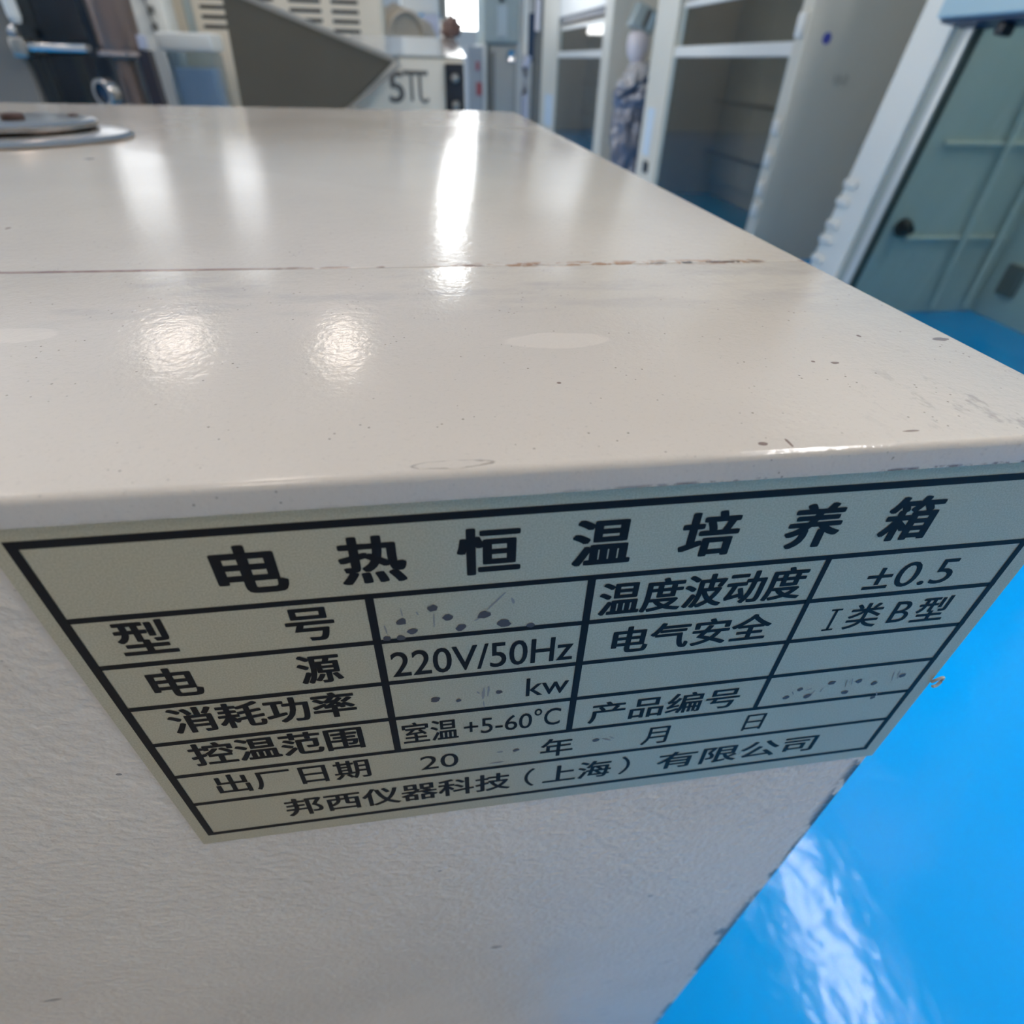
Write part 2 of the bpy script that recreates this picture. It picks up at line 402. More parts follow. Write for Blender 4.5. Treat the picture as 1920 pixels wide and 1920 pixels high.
# ------------------------------------------------------------------ the incubator
W = .12; Z0 = .78; XRT = .1234; XLF = -.36; YBK = .515; SEAM = .0717; ZT = .786; ZL = .78264
inc = thing('incubator', 'beige enamelled laboratory incubator with a rusty top seam and a printed nameplate', 'incubator', (-.12, .26, 0))
bm = nb(); B(bm, XLF + .0005, XRT - .0002, .0004, YBK - .001, .03, ZL, .0009, 2); obj('cabinet_body', bm, M_body, inc, 40)
bm = nb()
vs = B(bm, XLF, XRT, -.0007, SEAM - .00013, ZL, ZT)
es = [e for e in bm.edges if all(v.co.z > ZT - 1e-6 for v in e.verts) and (all(v.co.y < 0 for v in e.verts) or all(v.co.x > .1 for v in e.verts) or all(v.co.x < -.3 for v in e.verts))]
es += [e for e in bm.edges if abs(e.verts[0].co.z - e.verts[1].co.z) > .001 and e.verts[0].co.y < 0]
bmesh.ops.bevel(bm, geom=es, offset=.0009, segments=4, profile=.5, affect='EDGES')
es = [e for e in bm.edges if all(abs(v.co.z - ZT) < 1e-6 for v in e.verts) and all(v.co.y > SEAM - .001 for v in e.verts)]
bmesh.ops.bevel(bm, geom=es, offset=.0004, segments=2, profile=.5, affect='EDGES')
obj('front_rail', bm, M_top, inc, 40)
bm = nb(); B(bm, XLF, XRT, SEAM + .00013, YBK, ZL, ZT)
es = [e for e in bm.edges if abs(e.verts[0].co.z - e.verts[1].co.z) > .001 and e.verts[0].co.y > .4]
bmesh.ops.bevel(bm, geom=es, offset=.014, segments=8, profile=.5, affect='EDGES')
es = [e for e in bm.edges if all(abs(v.co.z - ZT) < 1e-6 for v in e.verts) and not all(v.co.y < .1 for v in e.verts)]
bmesh.ops.bevel(bm, geom=es, offset=.0009, segments=4, profile=.5, affect='EDGES')
es = [e for e in bm.edges if all(abs(v.co.z - ZT) < 1e-6 for v in e.verts) and all(v.co.y < SEAM + .001 for v in e.verts)]
bmesh.ops.bevel(bm, geom=es, offset=.0004, segments=2, profile=.5, affect='EDGES')
obj('top_panel', bm, M_top, inc, 40)
for fx in (XLF + .04, XRT - .04):
    for fy in (.05, YBK - .05):
        bm = nb(); cyl(bm, (fx, fy, 0), (fx, fy, .031), .02, .024); obj('foot', bm, M_rubber, inc, 40)
# vent cap
VX, VY = -.1375, .2875
bm = nb(); lathe(bm, [(.030, .0002), (.0482, .0002), (.0486, .0009), (.0470, .0023), (.0400, .0032), (.0385, .0034), (.02, .0036)], (VX, VY, ZT), 64)
cap = obj('vent_flange', bm, M_vent, inc, 30); cap['label'] = 'polished steel vent flange'
bm = nb(); lathe(bm, [(.02, .0037), (.0335, .0037), (.0348, .0045), (.0350, .0062), (.0338, .0072), (.0300, .0076), (.0005, .0077)], (VX, VY, ZT), 64)
obj('vent_cap', bm, M_vent, cap, 30)
bm = nb(); lathe(bm, [(.0044, .0077), (.0047, .0086), (.0040, .0097), (.0004, .0101)], (VX + .006, VY - .006, ZT), 20)
M_screw = mat('rusty_screw', (.06, .03, .025), .6, .3)
s_ = obj('screw', bm, M_screw, cap, 30); s_['label'] = 'rusty brown bolt head'
for a in (0.6, 3.2):
    bm = nb(); lathe(bm, [(.0022, .0076), (.0022, .0082), (.0004, .0086)], (VX + .026 * math.cos(a), VY + .026 * math.sin(a), ZT), 12); obj('screw', bm, M_screw, cap, 30)

# nameplate: X to the right, Zd below the top border line, both in plate widths
def LX(u): return u * W
def LZ(v): return Z0 + v * W
bm = nb(); B(bm, LX(-.018), LX(1.0255), 0, .0004, LZ(-.566), ZL + .0002)
plate = obj('nameplate', bm, M_plate, inc); plate['label'] = 'greenish grey foil nameplate with a black printed table'
YT = -.00004
bm = nb()
def hline(u0, u1, v, th): 
    vs = [bm.verts.new((LX(a), YT, LZ(c_))) for a, c_ in ((u0, v - th / 2), (u1, v - th / 2), (u1, v + th / 2), (u0, v + th / 2))]; bm.faces.new(vs)
def vline(u, v0, v1, th):
    vs = [bm.verts.new((LX(a), YT - .00001, LZ(c_))) for a, c_ in ((u - th / 2, v1), (u + th / 2, v1), (u + th / 2, v0), (u - th / 2, v0))]; bm.faces.new(vs)
rows = [0, -.0932, -.1626, -.2350, -.3065, -.3797, -.4516, -.5378]
for i, v in enumerate(rows): hline(-.0045, 1.0045, v, .0088 if i in (0,) else (.0070 if i < 7 else .0075))
vline(0, .0044, -.5415, .009); vline(1, .0044, -.5415, .008)
vline(.2734, rows[1], rows[5], .0085); vline(.4974, rows[1], rows[5], .0085); vline(.7612, rows[1], rows[5], .0068)
for f in bm.faces:
    f.normal_update()
    if f.normal.y > 0: f.normal_flip()
me = bpy.data.meshes.new('table_lines'); bm.to_mesh(me); bm.free(); me.materials.append(M_ink)
tl = bpy.data.objects.new('table_lines', me); C.objects.link(tl); tl.parent = plate; tl['label'] = 'black printed table lines'
bm = nb()
def T(s, u0, u1, v, h, bold=.016):
    text_into(bm, s, LX((u0 + u1) / 2), LZ(v), (u1 - u0) * W, h * W, bold, YT)
for ch, u in zip('电热恒温培养箱', (.1746, .2831, .3914, .5025, .6125, .7255, .8339)): T(ch, u - .0285, u + .0285, -.0462, .057, .040)
hc = .047
T('型', .0345, .0825, -.1235, hc, .030); T('号', .190, .2345, -.1262, hc, .030)
T('温度波动度', .5100, .7440, -.1290, .050, .030); T('±0.5', .8230, .9330, -.1320, .040, .006)
T('电', .0400, .0860, -.1960, hc, .030); T('源', .1870, .2300, -.1975, hc, .030)
T('220V/50Hz', .2840, .4870, -.2035, .043, .012)
T('电气安全', .5340, .7260, -.2000, .046, .030)

for (a, c_, z0, z1) in ((.805, .8085, -.219, -.183), (.7995, .814, -.2205, -.2175), (.7995, .814, -.1845, -.1815)):
    bm.faces.new([bm.verts.new((LX(u), YT, LZ(v))) for u, v in ((a, z0), (c_, z0), (c_, z1), (a, z1))])
T('类', .8270, .8700, -.1990, .044, .020); T('B', .8850, .9100, -.1985, .038, .006); T('型', .9190, .9620, -.1990, .044, .020)
T('消耗功率', .0360, .2350, -.2650, .047, .030); T('kw', .4360, .4880, -.2720, .036, .008)
T('控温范围', .0360, .2340, -.3370, .047, .030); T('室温', .2830, .3510, -.3420, .045, .016); T('+5-60', .3590, .4460, -.3440, .034, .008); T('°C', .4490, .4830, -.3400, .040, .008)
T('产品编号', .5220, .7290, -.3450, .046, .020)
T('出厂日期', .0430, .2330, -.4110, .045, .020); T('20', .2990, .3490, -.4180, .034, .006)
T('年', .4620, .5060, -.4180, .045, .020); T('月', .6060, .6440, -.4190, .043, .010); T('日', .7570, .7860, -.4150, .040, .010)
T('邦西仪器科技', .1110, .4200, -.4930, .047, .024); T('（', .4420, .4560, -.4930, .050, .010); T('上海', .4700, .5700, -.4930, .047, .024)
T('）', .5850, .5990, -.4930, .050, .010); T('有限公司', .6430, .8970, -.4960, .046, .024)
for f in bm.faces:
    f.normal_update()
    if f.normal.y > 0: f.normal_flip()
me = bpy.data.meshes.new('printed_text'); bm.to_mesh(me); bm.free(); me.materials.append(M_ink)
o = bpy.data.objects.new('printed_text', me); C.objects.link(o); o.parent = plate; o['label'] = 'black printed lettering'
# pen dots and smears left in the blank cells
def blob(bm, u, v, r, y, sx=1.0, rot=0.0):
    n = 11; k = [random.uniform(.75, 1.15) for _ in range(n)]
    pts = []
    for i in range(n):
        a = 2 * PI * i / n; x_, z_ = r * k[i] * math.cos(a) * sx, r * k[i] * math.sin(a)
        pts.append(bm.verts.new((LX(u + x_ * math.cos(rot) - z_ * math.sin(rot)), y, LZ(v + x_ * math.sin(rot) + z_ * math.cos(rot)))))
    f = bm.faces.new(pts); f.normal_update()
    if f.normal.y > 0: f.normal_flip()
dots = [(.3337, -.1178, 5.5), (.3012, -.1336, 5), (.3107, -.1499, 5), (.2983, -.1584, 4.5), (.2841, -.158, 4), (.3486, -.1335, 5), (.3612, -.1512, 5), (.3856, -.1344, 6.5), (.4072, -.1508, 6.5), (.4363, -.158, 4.5),
        (.3269, -.2756, 5), (.3543, -.2829, 3.5), (.4031, -.2745, 4), (.4269, -.4124, 4), (.539, -.4115, 4.5), (.802, -.3600, 4), (.8169, -.3438, 4), (.8335, -.3631, 5), (.8616, -.3372, 4.5), (.8915, -.3649, 4.5), (.903, -.3408, 4.5), (.93, -.3505, 4.5), (.9686, -.3387, 4.5), (.9447, -.3864, 4)]
bm = nb()
for (u, v, r) in dots: blob(bm, u, v, r * .001, YT - .00002, 1.15, .3)
me = bpy.data.meshes.new('pen_dots'); bm.to_mesh(me); bm.free(); me.materials.append(M_pen)
o = bpy.data.objects.new('pen_dots', me); C.objects.link(o); o.parent = plate; o['label'] = 'grey pen dots'
bm = nb()
def stroke(u0, v0, u1, v1, th):
    d = Vector((u1 - u0, v1 - v0)); a = math.atan2(d.y, d.x)
    blob(bm, (u0 + u1) / 2, (v0 + v1) / 2, th, YT - .00001, d.length / 2 / th, a)
for q in ((.388, -.129, .4085, -.103, .0011), (.3345, -.124, .3335, -.148, .0007), (.283, -.135, .285, -.152, .0008), (.375, -.143, .384, -.137, .0010), (.4145, -.112, .417, -.122, .0016), (.302, -.112, .303, -.127, .0006), (.317, -.120, .319, -.127, .0008),
          (.385, -.262, .3835, -.285, .0020), (.391, -.259, .389, -.283, .0014), (.376, -.268, .380, -.274, .0012), (.384, -.288, .385, -.305, .0008), (.401, -.412, .410, -.412, .0020), (.390, -.440, .412, -.438, .0018), (.545, -.408, .562, -.418, .0014), (.556, -.405, .565, -.414, .0010),
          (.806, -.346, .812, -.356, .0009), (.826, -.348, .835, -.345, .0010), (.842, -.350, .838, -.366, .0009), (.853, -.345, .851, -.358, .0008), (.883, -.332, .887, -.352, .0009), (.890, -.332, .895, -.348, .0009), (.950, -.325, .957, -.350, .0010), (.958, -.324, .964, -.346, .0010), (.944, -.372, .950, -.384, .0010)): stroke(*q)
me = bpy.data.meshes.new('pen_smears'); bm.to_mesh(me); bm.free(); me.materials.append(M_smudge)
o = bpy.data.objects.new('pen_smears', me); C.objects.link(o); o.parent = plate; o['label'] = 'faint smeared pen strokes'
bm = nb(); pts = [(XRT - .0004 + .0011 * (1 - math.cos(a)), -.0002 - .0002 * math.sin(a * 1.5), LZ(-.362) + .0012 * math.sin(a)) for a in [k * 2 * PI / 18 for k in range(16)]]
tube(bm, pts, .00025, 6); o = obj('film_curl', bm, mat('clear_film', (.38, .36, .33), .2), plate, 60); o['label'] = 'curled scrap of clear film'

# ------------------------------------------------------------------ fume hoods along the right-hand wall
HX, HB, HT = 1.78, 2.45, 2.25
def hood(yn0, yn1, yf0, yf1, label):
    """near post yn0..yn1, far post yf0..yf1"""
    t = thing('fume_hood', label, 'fume hood', ((HX + HB) / 2, (yn0 + yf1) / 2, 0), 'walk-in fume hoods along the wall')
    bm = nb(); B(bm, HX + .03, HB, yn0, yn0 + .03, 0, HT); obj('side_panel', bm, M_ivory, t)
    bm = nb(); B(bm, HX + .03, HB, yf1 - .03, yf1, 0, HT); obj('side_panel', bm, M_ivory, t)
    bm = nb(); B(bm, HB - .03, HB - .001, yn0 + .031, yf1 - .031, 0, HT - .031); obj('back_panel', bm, M_int, t)
    bm = nb(); B(bm, HX + .03, HB, yn0 + .031, yf1 - .031, HT - .03, HT); obj('roof_panel', bm, M_ivory, t)
    bm = nb(); B(bm, HX, HX + .12, yn0 - .001, yn1, 0, HT, .006); p1 = obj('post', bm, M_ivory, t)
    bm = nb(); B(bm, HX, HX + .12, yf0, yf1 + .001, 0, HT, .006); p2 = obj('post', bm, M_ivory, t)
    bm = nb(); B(bm, HX + .005, HX + .1, yn1, yf0, 1.225, HT - .03, .004); obj('header', bm, M_white, t)
    bm = nb(); B(bm, HX + .03, HX + .06, yn1, yf0, 1.17, 1.225); obj('fascia_strip', bm, M_navy, t)
    # upper and lower sash: rail, stiles, pane
    for (z0, z1, th) in ((.88, 1.146, .034), (.04, .921, .055)):
        xo = HX + (.035 if z0 > .5 else .012)
        bm = nb(); B(bm, xo, xo + .022, yn1 + .002, yf0 - .002, z1 - th, z1, .004)
        s = obj('sash', bm, M_white, t)
        bm = nb(); B(bm, xo + .002, xo + .020, yn1 + .002, yn1 + .03, z0, z1 - th - .001); obj('stile', bm, M_gg, s)
        bm = nb(); B(bm, xo + .002, xo + .020, yf0 - .05, yf0 - .002, z0, z1 - th - .001); obj('stile', bm, M_gg, s)
        bm = nb(); B(bm, xo + .009, xo + .013, yn1 + .031, yf0 - .051, z0, z1 - th - .001); obj('pane', bm, M_glassd, s)
    bm = nb(); B(bm, 2.12, 2.22, yn0 + .3, yf1 - .3, HT - .055, HT - .04); obj('added_hood_light', bm, M_hglow, t)  # glowing panel added to brighten the hood interior
    # baffle on the back, with a shelf rod
    bm = nb(); B(bm, HB - .07, HB - .05, yn0 + .06, yf1 - .06, .12, 1.9)
    for k in range(1, 4):
        yy = yn0 + (yf1 - yn0) * k / 4; B(bm, HB - .078, HB - .069, yy - .012, yy + .012, .14, 1.88)
    obj('baffle', bm, M_int, t)
    for zz in (.30, .62):
        bm = nb(); cyl(bm, (HB - .12, yn0 + .031, zz), (HB - .12, yf1 - .031, zz), .009, seg=10); obj('lattice_rod', bm, M_steel, t)
    return t, p1, p2
h2, p1, p2 = hood(3.02, 3.11, 4.64, 5.06, 'ivory walk-in fume hood with a round blue sticker on its side, middle of the row')
bm = nb(); cyl(bm, (1.885, 3.0185, .931), (1.885, 3.0195, .931), .021, seg=28); o = obj('sticker', bm, M_blues, h2); o['label'] = 'round blue sticker'
bm = nb(); text_into(bm, '10-0', 2.012, .785, .066, .036, .0, 3.0187, 0); o = obj('stencil_lettering', bm, mat('faded_grey_print', (.33, .32, .27), .6), h2); o['label'] = 'faded grey stencilled digits'
for zz in (.60, .465, .34, .24):
    bm = nb(); B(bm, HX - .018, HX - .0005, 3.030, 3.085, zz - .03, zz + .03, .008); o = obj('socket', bm, M_white, h2, 40)
bm = nb(); B(bm, HX - .02, HX - .0005, 3.035, 3.09, .93, 1.02, .008); obj('latch', bm, M_white, h2, 40)
bm = nb(); B(bm, HX - .004, HX - .0005, 4.80, 4.96, .28, .575, .001); o = obj('notice_plate', bm, M_paper, h2); o['label'] = 'pale blue notice plate'
bm = nb(); B(bm, HX - .012, HX - .0005, 4.78, 4.88, .17, .245, .004); obj('switch', bm, M_black, h2, 40)
h3, p1, p2 = hood(6.20, 6.46, 8.50, 9.47, 'ivory walk-in fume hood furthest back in the row')
bm = nb(); B(bm, HX - .004, HX - .0005, 8.55, 9.10, .17, .50, .001); o = obj('notice_plate', bm, M_paper, h3); o['label'] = 'pale blue notice plate'

# nearest hood: sloping front
SL = math.radians(7.6); Rm = Matrix.Rotation(SL, 3, 'Y'); PV = (1.712, 0, 0)
t = thing('fume_hood', 'large white walk-in fume hood with a sloping green-tinted front, nearest the incubator', 'fume hood', (2.1, 1.6, 0), 'walk-in fume hoods along the wall')
bm = nb(); B(bm, 2.15, 2.25, 1.0, 2.0, 2.19, 2.205); obj('added_hood_light', bm, emit('added_cool_glow', (.93, 1, .98), 10.0), t)  # added glow under the roof, lifts the lining behind the tinted sash
rot = (PV, Rm); X1 = 1.712; Y0, Y1 = .70, 2.40; SLAB = 1.5
bm = nb(); prism(bm, [(X1 + .07, 0), (2.46, 0), (2.46, HT), (X1 + .33, HT)], 'y', Y1 - .22, Y1 - .005); sp = obj('side_panel', bm, M_int, t)
bm = nb(); prism(bm, [(X1 + .07, 0), (2.46, 0), (2.46, HT), (X1 + .33, HT)], 'y', Y0, Y0 + .03); obj('side_panel', bm, M_int, t)
bm = nb(); B(bm, 2.43, 2.459, Y0 + .031, Y1 - .221, 0, HT - .04); obj('back_panel', bm, M_int, t)
bm = nb(); B(bm, X1 + .33, 2.46, Y0 + .001, Y1 - .006, HT, HT + .03); obj('roof_panel', bm, M_white, t)
bm = nb(); B(bm, X1, X1 + .06, 2.215, 2.40, 0, HT - .01, .008, 2, rot); po = obj('post', bm, M_offw, t)
bm = nb(); B(bm, X1 + .02, X1 + .05, 2.165, 2.214, 0, .955, 0, 2, rot); obj('track', bm, mat('grey_track', (.36, .40, .37), .4), t)
bm = nb(); B(bm, X1 + .008, X1 + .045, 2.13, 2.164, 0, .955, .005, 2, rot); obj('sash_stile', bm, mat('pale_aluminium', (.68, .70, .68), .3, .3), t)
bm = nb(); B(bm, X1 + .016, X1 + .042, 2.117, 2.129, .02, .955, 0, 2, rot); obj('gasket', bm, mat('dark_gasket', (.05, .07, .065), .5), t)
bm = nb(); B(bm, X1 + .024, X1 + .029, Y0 + .2, 2.116, .02, .955, 0, 2, rot); o = obj('sash_pane', bm, M_glassg, t); o['label'] = 'green-tinted glass sash'
bm = nb(); B(bm, X1, X1 + .06, Y0, Y0 + .19, 0, HT - .01, .008, 2, rot); obj('post', bm, M_offw, t)
bm = nb(); B(bm, X1 - .085, X1 + .05, Y0 + .19, 2.20, .958, 1.5, .006, 2, rot); o = obj('canopy_box', bm, M_lblue, t); o['label'] = 'pale blue box above the sash'
bm = nb(); B(bm, X1 - .07, X1 + .04, Y0 + .2, 2.19, .948, .957, 0, 2, rot); obj('canopy_underside', bm, M_navy, t)  # thin dark strip along the underside of the pale blue box
bm = nb(); B(bm, X1, X1 + .05, Y0 + .19, 2.214, 1.501, HT - .01, .004, 2, rot); obj('header', bm, M_offw, t)
bm = nb(); B(bm, X1 - .055, X1 - .01, 1.935, 1.965, .915, .947, .006, 2, rot); obj('sash_handle', bm, M_black, t)
for zz in (.465, .40, .315, .255, .18):
    bm = nb(); B(bm, X1 - .011, X1 - .0005, 2.32, 2.398, zz - .014, zz + .014, .004, 2, rot); obj('socket', bm, M_white, t, 40)
for xx in (2.20, 2.36):
    bm = nb(); cyl(bm, (xx, 2.15, .03), (xx, 2.15, 2.0), .010, seg=10); obj('lattice_rod', bm, M_offw, t)
for zz in (.30, .62):
    bm = nb(); cyl(bm, (1.95, 2.169, zz), (2.40, 2.169, zz), .008, seg=10); obj('lattice_rod', bm, M_offw, t)
bm = nb(); lathe(bm, [(.03, 0), (.034, -.012), (.03, -.03), (.018, -.04), (.014, -.06)], (1.92, 2.179, .34), 20, 'Y'); obj('service_valve', bm, M_black, t, 40)
bm = nb(); B(bm, 2.405, 2.429, 2.02, 2.10, .10, .22, .008); obj('drain_cover', bm, M_grey, t)

# ------------------------------------------------------------------ wrapped instrument in the gap between the two far hoods
t = thing('wrapped_instrument', 'tall instrument in grey-blue plastic wrapping with a navy strap, in the gap between hoods', 'wrapped instrument', (1.98, 5.9, 0))
bm = nb()
prof = [(.16, 0), (.165, .2), (.155, .36), (.165, .5), (.165, .62), (.16, .68)]
lathe(bm, [(a, b_ ) for k in range(len(prof) - 1) for a, b_ in [(prof[k][0] + (prof[k + 1][0] - prof[k][0]) * q / 6, prof[k][1] + (prof[k + 1][1] - prof[k][1]) * q / 6) for q in range(6)]] + [prof[-1]], (1.985, 5.9, 0), 48)
for v in bm.verts:
    n_ = noise.noise(Vector((v.co.x * 14, v.co.y * 14, v.co.z * 9))) + .5 * noise.noise(Vector((v.co.x * 40, v.co.y * 40, v.co.z * 30)))
    v.co += Vector((v.co.x - 1.985, v.co.y - 5.9, 0)) * (.35 * n_)
obj('wrapping', bm, mat('grey_blue_wrapping', (.18, .185, .23), .28, coat=.4), t, 60)
bm = nb(); prof = [(.165, .66), (.16, .70), (.14, .76), (.10, .82), (.06, .85)]
lathe(bm, [(a, b_ ) for k in range(len(prof) - 1) for a, b_ in [(prof[k][0] + (prof[k + 1][0] - prof[k][0]) * q / 6, prof[k][1] + (prof[k + 1][1] - prof[k][1]) * q / 6) for q in range(6)]] + [prof[-1]], (1.985, 5.9, 0), 48)
for v in bm.verts:
    v.co += Vector((v.co.x - 1.985, v.co.y - 5.9, 0)) * (.3 * noise.noise(v.co * 18) + .2 * noise.noise(v.co * 45))
o = obj('upper_wrapping', bm, mat('silvery_wrapping', (.50, .47, .46), .25, coat=.5), t, 60); o['label'] = 'shiny silvery plastic wrapping'
bm = nb(); tube(bm, [(1.985 + .165 * math.cos(a), 5.9 + .165 * math.sin(a), .66 + .10 * math.cos(a + .6)) for a in [k * 2 * PI / 30 for k in range(31)]], .02, 8)
obj('strap', bm, M_navy, t, 60)
bm = nb(); lathe(bm, [(.02, .82), (.06, .85), (.085, .90), (.094, .96), (.085, 1.02), (.06, 1.04)], (1.94, 5.9, 0), 28)
o = obj('round_hood', bm, mat('pinkish_white_plastic', (.74, .66, .66), .4), t, 60); o['label'] = 'pinkish white rounded cover'
bm = nb(); rr = ((1.96, 5.9, 1.11), Matrix.Rotation(.35, 3, 'Y'))
B(bm, 1.86, 2.05, 5.82, 5.98, 1.035, 1.19, .012, 2, rr); hd = obj('control_head', bm, M_gg, t, 40)
bm = nb(); B(bm, 1.94, 1.975, 5.814, 5.8195, 1.055, 1.17, 0, 2, rr); obj('dark_slot', bm, M_grey, hd)
bm = nb(); B(bm, 1.985, 2.02, 5.814, 5.8195, 1.06, 1.165, 0, 2, rr); o = obj('display', bm, mat('pale_display', (.5, .62, .66), .2), hd)

# ------------------------------------------------------------------ steel hopper behind the incubator
t = thing('hopper', 'dull stainless steel hopper with a slanted folded rim behind the incubator', 'hopper', (-.16, 1.36, 0))
poly = [(-.252, .898), (.012, .813), (-.079, .745), (-.165, .68), (-.262, .68)]
bm = nb(); prism(bm, poly, 'y', 1.25, 1.46); obj('chute', bm, M_dsteel, t)
bm = nb()
def edge_strip(a, c_, th, y0, y1):
    d = (Vector(c_) - Vector(a)).normalized(); n_ = Vector((-d.y, d.x)) * th
    prism(bm, [tuple(a), tuple(c_), tuple(Vector(c_) + n_), tuple(Vector(a) + n_)], 'y', y0, y1)
edge_strip((.020, .8105), (-.256, .8995), -.007, 1.242, 1.468)
edge_strip((-.082, .7425), (.020, .8105), -.007, 1.242, 1.468)
obj('rim', bm, M_steel, t)
for (lx, ly) in ((-.25, 1.27), (-.18, 1.27), (-.25, 1.44), (-.18, 1.44)):
    bm = nb(); B(bm, lx - .012, lx + .012, ly - .012, ly + .012, 0, .679); obj('leg', bm, M_steel, t)

# ------------------------------------------------------------------ cream machine with black control strip
t = thing('grinding_machine', 'cream machine with a polished sloping lid and black control strip, right of the hopper', 'machine', (.02, 1.7, 0))
bm = nb(); B(bm, -.125, .158, 1.5, 1.9, .0, .822, .008, 3); obj('housing', bm, M_cream, t, 40)
bm = nb(); prism(bm, [(1.498, .823), (1.9, .823), (1.9, .862), (1.86, .862)], 'x', -.10, .16)
o = obj('lid', bm, mat('polished_lid', (.78, .77, .74), .18, .8), t); o['label'] = 'polished steel sloping lid'
bm = nb(); B(bm, .115, .1555, 1.494, 1.4995, .60, .812, .002); cs = obj('control_strip', bm, M_black, t)
for i, zz in enumerate((.787, .74, .69)):
    bm = nb(); lathe(bm, [(.009, 0), (.009, -.006), (.006, -.010), (.001, -.0105)], (.136, 1.4938, zz), 20, 'Y'); obj('knob', bm, M_steel, cs, 40)
bm = nb(); text_into(bm, '5', .010, .769, .030, .052, .03, 1.4992)
B(bm, .026, .078, 1.4988, 1.4994, .791, .7985)
B(bm, .040, .0455, 1.4988, 1.4994, .746, .791); B(bm, .058, .0635, 1.4988, 1.4994, .754, .791)
for k in range(6):
    a0, a1 = PI + k * PI / 7, PI + (k + 1) * PI / 7
    p = [(.0695 + r_ * math.cos(a), .754 + r_ * math.sin(a)) for r_, a in ((.0115, a0), (.0115, a1), (.006, a1), (.006, a0))]
    prism(bm, p, 'y', 1.4988, 1.4994)
o = obj('lettering', bm, mat('brown_grey_print', (.13, .115, .10), .5), t); o['label'] = 'dark brown printed characters'
bm = nb()
rnd = random.Random(3); vs = bmesh.ops.create_icosphere(bm, subdivisions=3, radius=.023)['verts']
for v in vs:
    k = 1 + .55 * noise.noise(v.co * 90) + .25 * noise.noise(v.co * 220)
    v.co = Vector((.185, 1.87, .880)) + Vector((v.co.x * k, v.co.y * k, v.co.z * k * 1.1))
for v in vs: v.co.z = max(v.co.z, .863)
for v in vs: v.co.x -= .03
tag(obj('crumpled_bag', bm, mat('brown_paper', (.13, .075, .06), .6, var=(60, .5)), None, 30), 'crumpled brown bag on the back of the polished lid', 'bag')

# ------------------------------------------------------------------ cream cabinet with louvres
t = thing('louvred_cabinet', 'pale cream machine cabinet with rows of dark vent slots behind the hopper', 'cabinet', (-.38, 2.5, 0))
bm = nb(); B(bm, -.70, -.03, 2.2, 2.55, 0, .99, .012, 3); obj('housing', bm, M_cream, t, 40)
for (a, c_) in ((-.535, -.455), (-.41, -.33), (-.29, -.20), (-.172, -.095)):
    for k in range(4):
        zz = .877 + .0215 * k
        bm = nb(); B(bm, a, c_, 2.1985, 2.205, zz - .0045, zz + .0045, .002); obj('vent_slot', bm, M_black, t)
bm = nb()
B(bm, -.72, -.60, 2.10, 2.198, 0, .985, .012, 3); cp = obj('side_column', bm, M_offw, t, 40)
bm = nb(); B(bm, -.575, -.555, 2.188, 2.1985, .84, .985); obj('groove_strip', bm, M_gg, t)
bm = nb(); tube(bm, [(-.65, 2.094, .984), (-.645, 2.094, .95), (-.64, 2.092, .90), (-.632, 2.092, .86), (-.62, 2.092, .82), (-.618, 2.092, .79), (-.612, 2.092, .72), (-.61, 2.092, .5)], .0022, 8)
obj('cable', bm, M_grey, cp, 60)
for (cx_, zz) in ((-.646, .935), (-.632, .905), (-.634, .870)):
    bm = nb(); B(bm, cx_ - .007, cx_ + .007, 2.085, 2.0995, zz - .008, zz + .008, .002); obj('cable_clip', bm, M_grey, cp)
t2 = thing('plastic_tray', 'bluish clear plastic bin with a white rim in front of the pale cabinet', 'bin', (-.535, 2.03, .5))
bm = nb(); B(bm, -.595, -.475, 1.98, 2.09, .0, .819, .008, 3); obj('bin_wall', bm, M_clear, t2, 40)
bm = nb(); B(bm, -.603, -.468, 1.972, 2.094, .82, .858, .006, 3); obj('rim', bm, M_offw, t2, 40)
bm = nb(); B(bm, -.585, -.485, 1.99, 2.08, .01, .785, .004); obj('inner_sleeve', bm, mat('pale_blue_sleeve', (.46, .54, .64), .5), t2)

# ------------------------------------------------------------------ motor on a stand, pipe, white box
t = thing('motor_unit', 'tan motor housing with a round end on a stand, above the polished lid', 'motor', (.02, 2.75, 0))
bm = nb()
prism(bm, [(-.085, .87), (-.055, .945), (.0, .968), (.075, .94), (.125, .915), (.15, .87), (.13, .84), (-.06, .84)], 'y', 2.6, 2.9)
obj('housing', bm, M_tan, t)
bm = nb(); lathe(bm, [(.066, .0), (.066, -.02), (.058, -.026), (.052, -.02), (.044, -.012), (.001, -.010)], (.04, 2.6, .885), 36, 'Y'); obj('end_cap', bm, M_tan, t, 40)
bm = nb(); B(bm, -.03, .09, 2.66, 2.84, 0, .839, .006); obj('stand', bm, M_gg, t)
bm = nb(); tube(bm, [(-.075, 2.62, .953), (-.09, 2.60, .985), (-.07, 2.59, 1.02), (-.02, 2.59, 1.04)], .012, 10); obj('lever', bm, M_navy, t, 60)
t = thing('pale_equipment_box', 'pale grey-green equipment box on a steel pipe left of the bright window', 'equipment box', (.12, 3.0, 0))
bm = nb(); B(bm, .02, .17, 2.95, 3.1, .955, 1.4, .01, 3); obj('housing', bm, M_offw, t, 40)
bm = nb(); B(bm, .11, .165, 2.935, 2.9495, .89, .955, .004); obj('bracket', bm, M_lav, t)
bm = nb(); cyl(bm, (.19, 3.0, 0), (.19, 3.0, 1.5), .016, seg=20); obj('pipe', bm, M_steel, t, 40)
bm = nb(); B(bm, .12, .26, 2.95, 3.09, 0, .015); obj('base', bm, M_grey, t)

